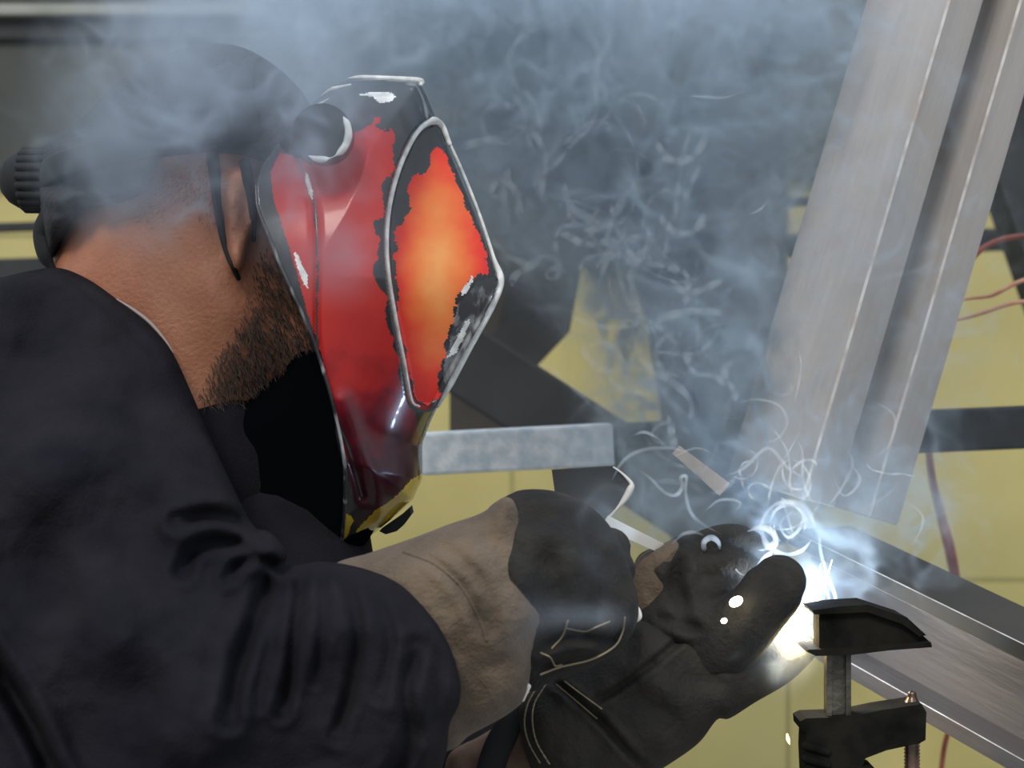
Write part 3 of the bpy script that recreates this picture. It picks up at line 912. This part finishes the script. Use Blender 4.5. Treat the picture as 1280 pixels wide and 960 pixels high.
str_w2 = reg([(380, 214), (385, 218), (391, 240), (391, 252), (386, 244)])
topgrey = reg([(520, 100), (527, 112), (546, 152), (536, 152), (526, 140), (512, 110), (500, 104)])
midx = np.full(len(f), 0)
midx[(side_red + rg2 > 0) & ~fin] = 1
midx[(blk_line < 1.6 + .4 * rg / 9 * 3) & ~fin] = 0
midx[fin & (gry + rg * .6 > 0)] = 3
midx[fin & (fl_red + rg * .8 > 0)] = 2
for w_ in (wht, wht2):
    midx[w_ + rg * .35 > 0] = 4
for w_ in (top_w, str_w, str_w2):
    midx[w_ + rg * .12 > 0] = 4
midx[(topgrey + rg * .2 > 0)] = 3
midx[(yel + rg * .2 > 0)] = 5
midx[(yel2 + rg * .15 > 0)] = 5
bm = bmesh.new()
uvl = bm.loops.layers.uv.new('panel')
nv, fv = [], []
for i in range(len(v)):
    a = P(v[i][0], v[i][1], HY - w[i])
    va = bm.verts.new(a)
    nv.append(va)
    fv.append(va if isfront[i] else bm.verts.new(Vector((a.x, 2 * HY - a.y, a.z))))
for t3, mi in zip(f, midx):
    for vs in (nv, fv):
        try:
            ff = bm.faces.new([vs[i] for i in t3])
        except ValueError:
            continue
        ff.material_index = int(mi)
        for lp, i in zip(ff.loops, t3):
            lp[uvl].uv = (v[i][0] / 1000, v[i][1] / 1000)
bm.normal_update()
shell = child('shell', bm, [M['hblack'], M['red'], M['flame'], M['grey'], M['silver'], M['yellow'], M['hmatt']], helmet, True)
# recalc may turn the open shell either way: make sure the thickness grows inwards
md = shell.modifiers.new('thickness', 'SOLIDIFY'); md.thickness = .003; md.offset = -1; md.material_offset = 6; md.material_offset_rim = 0
HB = bvh_of(shell)
def htube(name, line, r, m, lift=.0005, fb=None, step=.1, dep=None):
    bm = bmesh.new()
    pl = cat(line, False, step)
    ws = []
    for p in pl:
        d2 = ((v - np.array([[p[0], p[1]]])) ** 2).sum(1)
        j = np.argsort(d2)[:9]
        g = np.exp(-d2[j] / 8)
        ws.append((w[j] * g).sum() / g.sum())
    for _ in range(4):
        ws = [ws[0]] + [(ws[i - 1] + 2 * ws[i] + ws[i + 1]) / 4 for i in range(1, len(ws) - 1)] + [ws[-1]]
    pts = [P(p[0], p[1], HY - x - lift) for p, x in zip(pl, ws)]
    rr = r if isinstance(r, (int, float)) else [float(x[0]) for x in cat([[x] for x in r], False, (len(r) - 1) / (len(pl) - 1))][:len(pts)]
    if not isinstance(rr, (int, float)):
        rr = list(np.interp(np.linspace(0, 1, len(pts)), np.linspace(0, 1, len(r)), r))
    tube(bm, pts, rr, n=8, step=1, curve=False)
    o = child(name, bm, m, helmet, True)
    return o
rim = list(facet[::6])
o = htube('lens_rim', [(524, 508), (514, 500), (505, 455), (494, 400), (485, 345), (482, 300), (486, 255), (497, 212), (512, 178), (526, 158), (541, 151), (552, 158), (562, 180)], [.0007, .0013, .0016, .0018, .0019, .0021, .0022, .0024, .0025, .0027, .003, .0027, .0018], M['silver'])
tag(o, 'silver raised rim round the front panel')
o = htube('nose_edge', [(556, 166), (574, 206), (597, 262), (617, 322), (625, 350), (613, 382), (585, 434), (562, 478), (547, 508)], [.001, .0014, .0012, .0014, .0032, .0036, .0034, .0034, .0012], M['silver'])  # silver tube painting the rim highlight down the front edge
tag(o, 'silver front edge painted as its rim highlight')
o = htube('rear_edge', [(426, 694), (430, 650), (432, 600), (428, 560), (418, 512), (404, 462), (388, 416), (368, 370), (350, 330), (334, 290), (322, 258), (320, 232)], [.0014, .001, .0016, .0011, .0012, .0013, .0012, .0011, .0012, .0011, .001, .0008], M['grey'])  # grey line painting the highlight along the rear edge
o = htube('brow_edge', [(436, 98), (450, 97), (480, 98), (524, 101), (526, 106)], [.0006, .0018, .002, .0024, .0012], M['silver'])  # silver strip with the brow's highlight painted in
tag(o, 'silver brow edge with its highlight painted in')
o = htube('brow_edge', [(402, 120), (416, 112), (438, 106)], [.0006, .002, .0008], M['silver'])
o = htube('brow_edge', [(390, 136), (400, 130), (410, 124)], [.0004, .0012, .0005], M['silver'])
# pivot knob, chin tab, headgear
bm = bmesh.new()
c0 = P(404, 168, HY - HW - .002)
tube(bm, [c0 + Vector((0, .012, 0)), c0 - Vector((0, .006, 0))], .0185, n=28, caps=False, curve=False)
bevel(bm, .003)
tag(child('pivot_knob', bm, M['hblack'], helmet), None)
bm = bmesh.new()
tube(bm, [c0 + Vector((math.cos(a) * .0165, -.0065, math.sin(a) * .0165)) for a in [math.radians(x) for x in range(-120, 40, 12)]], [.0003, .0016, .0022, .002, .0004, .0004, .002, .0024, .0024, .0026, .0024, .0022, .002, .0004], n=8)
tag(child('knob_rim', bm, M['silver'], helmet, True), 'worn silver rim of the knob')
bm = bmesh.new()
prism(bm, [P(x, y, HY - .014) for x, y in ((474, 664), (500, 646), (512, 635), (514, 644), (505, 656), (496, 664), (482, 668))], Vector((0, .028, 0))); bevel(bm, .002)
child('chin_tab', bm, M['hmatt'], helmet)
bm = bmesh.new()      # headband round the head, and the strap over the crown
pts = []
for k in range(0, 33):
    a = 2 * math.pi * k / 32
    q = P(225 - 165 * math.cos(a) * 1.0, 205 + 25 * math.cos(a), HY)
    pts.append(q + Vector((0, -math.sin(a) * .094, 0)))
tube(bm, pts, .010, n=8, step=1, curve=False, flat=(1, .25), up=(0, 0, 1), caps=False)
child('headband', bm, M['hmatt'], helmet, True)
bm = bmesh.new()
pts = []
for k in range(0, 17):
    a = math.pi * k / 16
    q = P(335 - 20 * math.sin(a), 205 - 125 * math.sin(a), HY)
    pts.append(q + Vector((0, -math.cos(a) * .096, 0)))
tube(bm, pts, .010, n=8, step=1, curve=False, flat=(.3, 1), up=(0, -1, 0), caps=False)
child('crown_strap', bm, M['hmatt'], helmet, True)
for ln in ([(266, 196), (270, 235), (275, 275), (284, 315), (298, 348)], [(306, 205), (312, 235), (316, 265), (317, 300)]):
    bm = bmesh.new()
    pts = [on(SKIN, x, y, .001, 1.04) for x, y in cat(ln, False, .2)]
    tube(bm, pts, list(np.linspace(.0042, .0016, len(pts))), n=10, step=1, curve=False, flat=(1, 1))
    child('temple_strap', bm, M['hmatt'], helmet, True)
bm = bmesh.new()
c1 = P(52, 225, HY - .01)
for k in range(20):
    a = 2 * math.pi * k / 20
    tube(bm, [c1 + Vector((.010, math.cos(a) * .020, math.sin(a) * .020)), c1 + Vector((-.010, math.cos(a) * .020, math.sin(a) * .020))], .0032, n=8, step=1, curve=False)
tube(bm, [c1 + Vector((.012, 0, 0)), c1 + Vector((-.008, 0, 0))], .021, n=28, caps=True, curve=False)
child('ratchet_knob', bm, M['hmatt'], helmet, True)
bm = bmesh.new()
tube(bm, [P(60, 268, 1.09), P(52, 290, 1.1), P(56, 318, 1.1), P(64, 334, 1.1)], [.007, .009, .008, .004], n=12, flat=(1, .6))
child('nape_strap', bm, M['hmatt'], helmet, True)
bm = bmesh.new()
body(bm, [(300, 500), (345, 462), (372, 430), (430, 440), (480, 500), (500, 560), (490, 620), (430, 706), (340, 690), (290, 640), (262, 560), (262, 515)], [(350, 600, 1.1, .03)], 50, step=8)  # added near-black body painting the shade between helmet and chest
child('throat_shade', bm, M['shade_fill'], helmet, True)

# ------------------------------------------------------------------ arc and sparks
ARC = P(996, 768, 1.16)
bm = bmesh.new(); bmesh.ops.create_icosphere(bm, subdivisions=3, radius=.0075, matrix=Matrix.Translation(ARC) @ Matrix.Diagonal((1.1, 1, .85, 1)))
o = obj('welding_arc', bm, M['arc'], smooth=True)
tag(o, 'blinding yellow-white welding arc below the thumb of the far glove', 'arc')
sparks = [((962, 795), (978, 783), (1000, 786), .0022, 1), ((968, 790), (985, 792), (1008, 806), .0009, 0), ((985, 778), (1002, 792), (1016, 812), .0012, 1), ((990, 800), (1000, 815), (1008, 830), .0015, 0), ((1000, 775), (1012, 785), (1018, 800), .001, 1), ((1000, 760), (1012, 752), (1030, 748), .0008, 0),
          ((1012, 745), (1020, 735), (1038, 728), .0008, 0), ((1010, 762), (1028, 740), (1040, 700), .0007, 1), ((1004, 756), (1024, 735), (1026, 705), .0007, 1), ((972, 802), (990, 802), (1005, 822), .0009, 0), ((984, 918), (985, 924), (987, 930), .0012, 0), ((1018, 735), (1016, 738), (1014, 741), .001, 0)]
for a_, b_, c_, r_, k_ in sparks:
    bm = bmesh.new()
    tube(bm, [P(*a_, 1.14), P(*b_, 1.15), P(*c_, 1.15)], [r_ * .5, r_, r_ * .25], n=8, step=.1)
    o = obj('spark', bm, M['sparkw'] if k_ else M['spark'], smooth=True)
    tag(o, 'thin glowing spark flying from the welding arc', 'spark', 'sparks from the weld')
for x, y, r_, el in ((920, 752, .0034, 1.5), (905, 776, .0019, 1.2)):  # glowing beads standing in for arc-lit gaps between the fingers
    bm = bmesh.new(); bmesh.ops.create_icosphere(bm, subdivisions=2, radius=r_, matrix=Matrix.Translation(P(x, y, 1.084)) @ Matrix.Rotation(-.5, 4, 'Y') @ Matrix.Diagonal((el, 1, 1, 1)))
    o = obj('finger_gap_glow', bm, M['sparkw'], smooth=True)
    tag(o, 'larger painted bead of spatter on the far glove' if r_ > .003 else 'smaller painted bead of spatter on the far glove', 'gaplight', 'bright gaps at the far glove')


# ------------------------------------------------------------------ smoke
def smoke(name, label, lo, hi, res, blobs, dens, nscale, warp, seed, colour, fil=1.0, aniso=.2):
    ng = bpy.data.node_groups.new(name + ' field', 'GeometryNodeTree')
    ng.interface.new_socket('Geometry', in_out='INPUT', socket_type='NodeSocketGeometry')
    ng.interface.new_socket('Geometry', in_out='OUTPUT', socket_type='NodeSocketGeometry')
    N, L = ng.nodes, ng.links.new
    def math_(op, a, b=None, c=None):
        n = N.new('ShaderNodeMath'); n.operation = op
        for i, x in enumerate((a, b, c)):
            if x is None: continue
            if isinstance(x, (int, float)): n.inputs[i].default_value = x
            else: L(x, n.inputs[i])
        return n.outputs[0]
    def vec(op, a, b=None):
        n = N.new('ShaderNodeVectorMath'); n.operation = op
        for i, x in enumerate((a, b)):
            if x is None: continue
            if isinstance(x, (tuple, list, Vector)): n.inputs[i].default_value = tuple(x)
            else: L(x, n.inputs[i])
        return n.outputs['Value'] if op in ('LENGTH', 'DOT_PRODUCT') else n.outputs[0]
    def noise(v, scale, detail, rough=.55, col=False, dist=0):
        n = N.new('ShaderNodeTexNoise'); n.noise_dimensions = '3D'
        n.inputs['Scale'].default_value = scale; n.inputs['Detail'].default_value = detail; n.inputs['Roughness'].default_value = rough; n.inputs['Distortion'].default_value = dist
        L(v, n.inputs['Vector'])
        return n.outputs['Color' if col else 'Fac']
    pos = N.new('GeometryNodeInputPosition').outputs[0]
    p = vec('ADD', pos, (seed * 3.1, seed * 1.7, seed * .9))
    w1 = vec('SUBTRACT', noise(p, nscale * .35, 2, col=True), (.5, .5, .5))
    q = vec('ADD', p, vec('MULTIPLY', w1, (warp, warp, warp)))
    w2 = vec('SUBTRACT', noise(q, nscale * 1.1, 2, col=True), (.5, .5, .5))
    q2 = vec('ADD', q, vec('MULTIPLY', w2, (warp * .45,) * 3))
    cloud = noise(q, nscale * .8, 5, .6)
    cl = math_('POWER', math_('MAXIMUM', math_('MULTIPLY', math_('SUBTRACT', cloud, .36), 2.4), 0), 1.5)
    rid = noise(q2, nscale * 1.5, 2, .5)
    rid = math_('ABSOLUTE', math_('SUBTRACT', rid, .5))
    rid = math_('POWER', math_('MAXIMUM', math_('SUBTRACT', 1, math_('MULTIPLY', rid, 16)), 0), 2)
    rid2 = math_('ABSOLUTE', math_('SUBTRACT', noise(vec('ADD', q2, (7.3, 1.1, 4.2)), nscale * 1.2, 1, .5), .5))
    rid2 = math_('POWER', math_('MAXIMUM', math_('SUBTRACT', 1, math_('MULTIPLY', rid2, 13)), 0), 1.5)
    det = math_('ADD', math_('ADD', cl, .04), math_('MULTIPLY', math_('ADD', math_('MULTIPLY', rid, rid2), math_('MULTIPLY', rid, .12)), fil))
    env = None
    for (c, r, a) in blobs:
        l = vec('LENGTH', vec('DIVIDE', vec('SUBTRACT', pos, c), r))
        g = math_('MULTIPLY', math_('EXPONENT', math_('MULTIPLY', math_('MULTIPLY', l, l), -1)), a)
        env = g if env is None else math_('ADD', env, g)
    env = math_('MAXIMUM', math_('SUBTRACT', env, .03), 0)
    den = math_('MULTIPLY', det, env)
    vc = N.new('GeometryNodeVolumeCube')
    L(den, vc.inputs['Density'])
    vc.inputs['Min'].default_value = lo; vc.inputs['Max'].default_value = hi
    for k, x in zip('XYZ', res): vc.inputs['Resolution ' + k].default_value = x
    m = bpy.data.materials.new(name + ' volume'); m.use_nodes = True
    nt = m.node_tree
    nt.nodes.remove(nt.nodes['Principled BSDF'])
    pv = nt.nodes.new('ShaderNodeVolumePrincipled')
    pv.inputs['Color'].default_value = (*colour, 1)
    pv.inputs['Density'].default_value = dens
    pv.inputs['Density Attribute'].default_value = 'density'
    pv.inputs['Anisotropy'].default_value = aniso
    nt.links.new(pv.outputs[0], nt.nodes['Material Output'].inputs['Volume'])
    sm = N.new('GeometryNodeSetMaterial'); sm.inputs['Material'].default_value = m
    go = N.new('NodeGroupOutput')
    L(vc.outputs['Volume'], sm.inputs['Geometry']); L(sm.outputs[0], go.inputs[0])
    me = bpy.data.meshes.new(name); o = bpy.data.objects.new(name, me); COL.objects.link(o)
    me.materials.append(m)
    md = o.modifiers.new('smoke', 'NODES'); md.node_group = ng
    return tag(o, label, 'smoke', kind='stuff')


def blob(px, py, Y, rx, ry, rY, a):
    return (P(px, py, Y), (rx / FPX * Y, rY, ry / FPX * Y), a)


b1 = [blob(985, 680, 1.2, 75, 75, .05, .5), blob(1040, 610, 1.2, 70, 80, .05, .4), blob(880, 590, 1.24, 95, 75, .05, .75), blob(865, 430, 1.27, 85, 120, .07, 1.7), blob(810, 300, 1.3, 110, 80, .08, 1.6), blob(690, 190, 1.3, 150, 90, .1, 1.0),
      blob(720, 40, 1.28, 260, 110, .12, .95), blob(960, 120, 1.3, 170, 170, .06, .45), blob(470, 20, 1.2, 170, 90, .1, .8), blob(1130, 350, 1.18, 130, 300, .04, .22), blob(1120, 640, 1.18, 70, 80, .03, .45), blob(800, 650, 1.15, 70, 40, .03, .3), blob(960, 800, 1.12, 50, 50, .03, .5)]
smoke('smoke_plume', 'blue-grey welding smoke curling up from the weld in front of the steelwork', Vector((-.44, 1.06, 1.08)), Vector((.5, 1.42, 1.72)), (400, 110, 300), b1, 35, 13, .11, 1.0, (.73, .87, 1.0), fil=5)
b2 = [blob(290, 70, .985, 140, 95, .05, 1.5), blob(210, 160, .98, 120, 85, .045, .95), blob(180, 260, .985, 80, 50, .03, .35), blob(380, 220, .965, 65, 80, .03, .8), blob(430, 300, .955, 50, 60, .03, .5), blob(700, 660, .93, 60, 40, .03, .0), blob(730, 770, .93, 70, 14, .02, .5), blob(740, 660, .95, 40, 60, .025, .45), blob(640, 770, .92, 50, 40, .02, .3)]
smoke('smoke_veil', 'thin smoke drifting over the cap, the helmet and the near glove', Vector((-.36, .86, 1.14)), Vector((.14, 1.08, 1.63)), (220, 90, 220), b2, 36, 13, .1, 2.3, (.76, .87, 1.0), fil=1.4)

# crisp curls of smoke: thin strands of denser smoke
def wisp_mat(name, dens, colour):
    m = bpy.data.materials.new(name); m.use_nodes = True
    nt = m.node_tree
    nt.nodes.remove(nt.nodes['Principled BSDF'])
    pv = nt.nodes.new('ShaderNodeVolumeScatter')
    pv.inputs['Color'].default_value = (*colour, 1)
    pv.inputs['Density'].default_value = dens
    pv.inputs['Anisotropy'].default_value = .1
    nt.links.new(pv.outputs[0], nt.nodes['Material Output'].inputs['Volume'])
    return m


def wisps(name, label, lines, Y, m):
    bm = bmesh.new()
    for ln, r in lines:
        k = len(ln)
        yy = [Y + .012 * math.sin(i * 1.3 + ln[0][0]) for i in range(k)]
        tube(bm, [P(x, y, q) for (x, y), q in zip(ln, yy)], [r * .25] + [r * (.7 + .5 * random.random()) for _ in range(k - 2)] + [r * .2], n=8, step=.2)
    return tag(obj(name, bm, m, smooth=True), label, 'smoke', kind='stuff')


hand_drawn = [
    ([(955 + 33 * math.cos(a * .52) + 30, 660 + 33 * math.sin(a * .52)) for a in range(1, 13)], .0017),
    ([(985 + 22 * math.cos(a * .6 + 2), 655 + 24 * math.sin(a * .6 + 2)) for a in range(0, 9)], .0014),
    ([(990, 640), (975, 655), (985, 672), (1000, 660), (1003, 645)], .0013),
    ([(893, 697), (882, 690), (880, 678), (889, 672), (898, 678), (900, 690)], .0022),
    ([(840, 680), (855, 667), (872, 666), (886, 674)], .0014),
    ([(800, 588), (815, 600), (830, 615), (845, 619), (853, 608), (851, 597), (858, 596), (857, 615), (863, 640), (878, 655), (902, 668)], .0014),
    ([(935, 664), (952, 659), (966, 666), (970, 680), (960, 684), (952, 676)], .0024),
    ([(1024, 660), (1026, 690), (1035, 720), (1044, 745), (1046, 768)], .0013),
    ([(1012, 700), (1030, 730), (1040, 760)], .001),
    ([(1030, 640), (1052, 610), (1066, 580), (1058, 560)], .0012),
    ([(918, 505), (945, 499), (974, 507), (984, 528), (972, 548), (950, 555)], .0013),
    ([(905, 596), (930, 585), (960, 560), (985, 585), (1010, 600)], .0013),
    ([(1040, 590), (1055, 620), (1075, 600), (1060, 575)], .0012),
    ([(1090, 500), (1118, 520), (1112, 555), (1090, 575)], .0011),
    ([(1120, 620), (1150, 640), (1152, 660), (1135, 690)], .0010),
    ([(1060, 640), (1100, 625), (1128, 600)], .0009),
    ([(765, 600), (780, 575), (805, 562), (835, 560), (860, 565)], .0015),
    ([(790, 545), (805, 540), (822, 548), (832, 558)], .0013),
    ([(835, 575), (870, 560), (900, 572)], .0010),
    ([(880, 640), (900, 625), (925, 628), (915, 645)], .0012),
    ([(926, 740), (936, 725), (948, 710), (958, 698), (966, 688)], .0032),
    ([(860, 120), (882, 121), (905, 122), (935, 112)], .0011),
    ([(935, 268), (950, 262), (962, 248)], .0009),
]
rw = random.Random(11)
def curl(x, y, n, st, drift):
    a = rw.uniform(0, 6.28); k = rw.uniform(-.5, .5)
    out = [(x, y)]
    for _ in range(n):
        k += rw.uniform(-.35, .35); k *= .9
        a += k
        x += st * math.cos(a) + drift[0]; y += st * math.sin(a) + drift[1]
        out.append((x, y))
    return out
soft = []
for _ in range(80):
    t = rw.random() ** .8
    cx = 920 - 230 * t + rw.gauss(0, 45 + 35 * t); cy = 600 - 440 * t + rw.gauss(0, 45)
    soft.append((curl(cx, cy, rw.randint(6, 11), 10, (-1, -3)), rw.uniform(.0008, .0034)))
for _ in range(16):
    hand_drawn.append((curl(rw.gauss(985, 40), rw.gauss(620, 40), rw.randint(5, 9), 9, (0, -3)), rw.uniform(.0006, .0012)))
wisps('smoke_strands', 'soft pale strands of smoke rising above the hands', soft, 1.15, wisp_mat('soft smoke strand', 24, (.72, .87, 1.0)))
wisps('smoke_wisps', 'thin bright curls of smoke around and above the weld', hand_drawn, 1.135, wisp_mat('smoke strand', 170, (.72, .87, 1.0)))

# ------------------------------------------------------------------ light
wd = bpy.data.worlds.new('World'); SC.world = wd
wd.use_nodes = True
nt = wd.node_tree
bg = nt.nodes['Background']
tc = nt.nodes.new('ShaderNodeTexCoord')
sx = nt.nodes.new('ShaderNodeSeparateXYZ')
rp = nt.nodes.new('ShaderNodeValToRGB')
rp.color_ramp.elements[0].position = 0; rp.color_ramp.elements[0].color = (.12, .12, .11, 1)
rp.color_ramp.elements[1].position = .8; rp.color_ramp.elements[1].color = (.74, .83, .95, 1)
e = rp.color_ramp.elements.new(.3); e.color = (.42, .45, .48, 1)
mr = nt.nodes.new('ShaderNodeMapRange')
mr.inputs['From Min'].default_value = -.6; mr.inputs['From Max'].default_value = 1
nt.links.new(tc.outputs['Generated'], sx.inputs[0]); nt.links.new(sx.outputs['Z'], mr.inputs['Value']); nt.links.new(mr.outputs[0], rp.inputs[0]); nt.links.new(rp.outputs[0], bg.inputs['Color'])
bg.inputs['Strength'].default_value = 1.05


def lamp(name, kind, loc, energy, colour, **kw):
    l = bpy.data.lights.new(name, kind)
    l.energy = energy; l.color = colour
    for k, x in kw.items():
        setattr(l, k, x)
    o = bpy.data.objects.new(name, l); COL.objects.link(o); o.location = loc
    return o


s = lamp('daylight_sun', 'SUN', (-2, -2, 5), 1.5, (1, .95, .87), angle=math.radians(14))
s.rotation_euler = Vector((.2, .74, -.64)).to_track_quat('-Z', 'Y').to_euler()
lamp('arc_light', 'POINT', ARC + Vector((.006, -.012, .012)), 0.6, (.45, .68, 1.0), shadow_soft_size=.006)
lamp('spark_light', 'POINT', P(1000, 795, 1.135), 0.3, (1, .68, .24), shadow_soft_size=.01)

# ------------------------------------------------------------------ camera
cam = bpy.data.cameras.new('camera')
cam.sensor_width = 36; cam.lens = 36 * FPX / 1280
cam.clip_start = .05
cam.dof.use_dof = True; cam.dof.focus_distance = 1.08; cam.dof.aperture_fstop = 9
co = bpy.data.objects.new('camera', cam); COL.objects.link(co)
co.location = EYE; co.rotation_euler = (math.radians(90), 0, 0)
SC.camera = co
vs = SC.view_settings
SC.display_settings.display_device = 'sRGB'
vs.view_transform = 'Standard'; vs.look = 'None'; vs.gamma = 1; vs.exposure = .12; vs.use_curve_mapping = False
SC.cycles.use_denoising = True
SC.cycles.volume_bounces = 1
SC.cycles.volume_step_rate = 3
SC.cycles.volume_max_steps = 256
SC.cycles.max_bounces = 6
SC.cycles.sample_clamp_indirect = 6
SC.cycles.sample_clamp_direct = 0
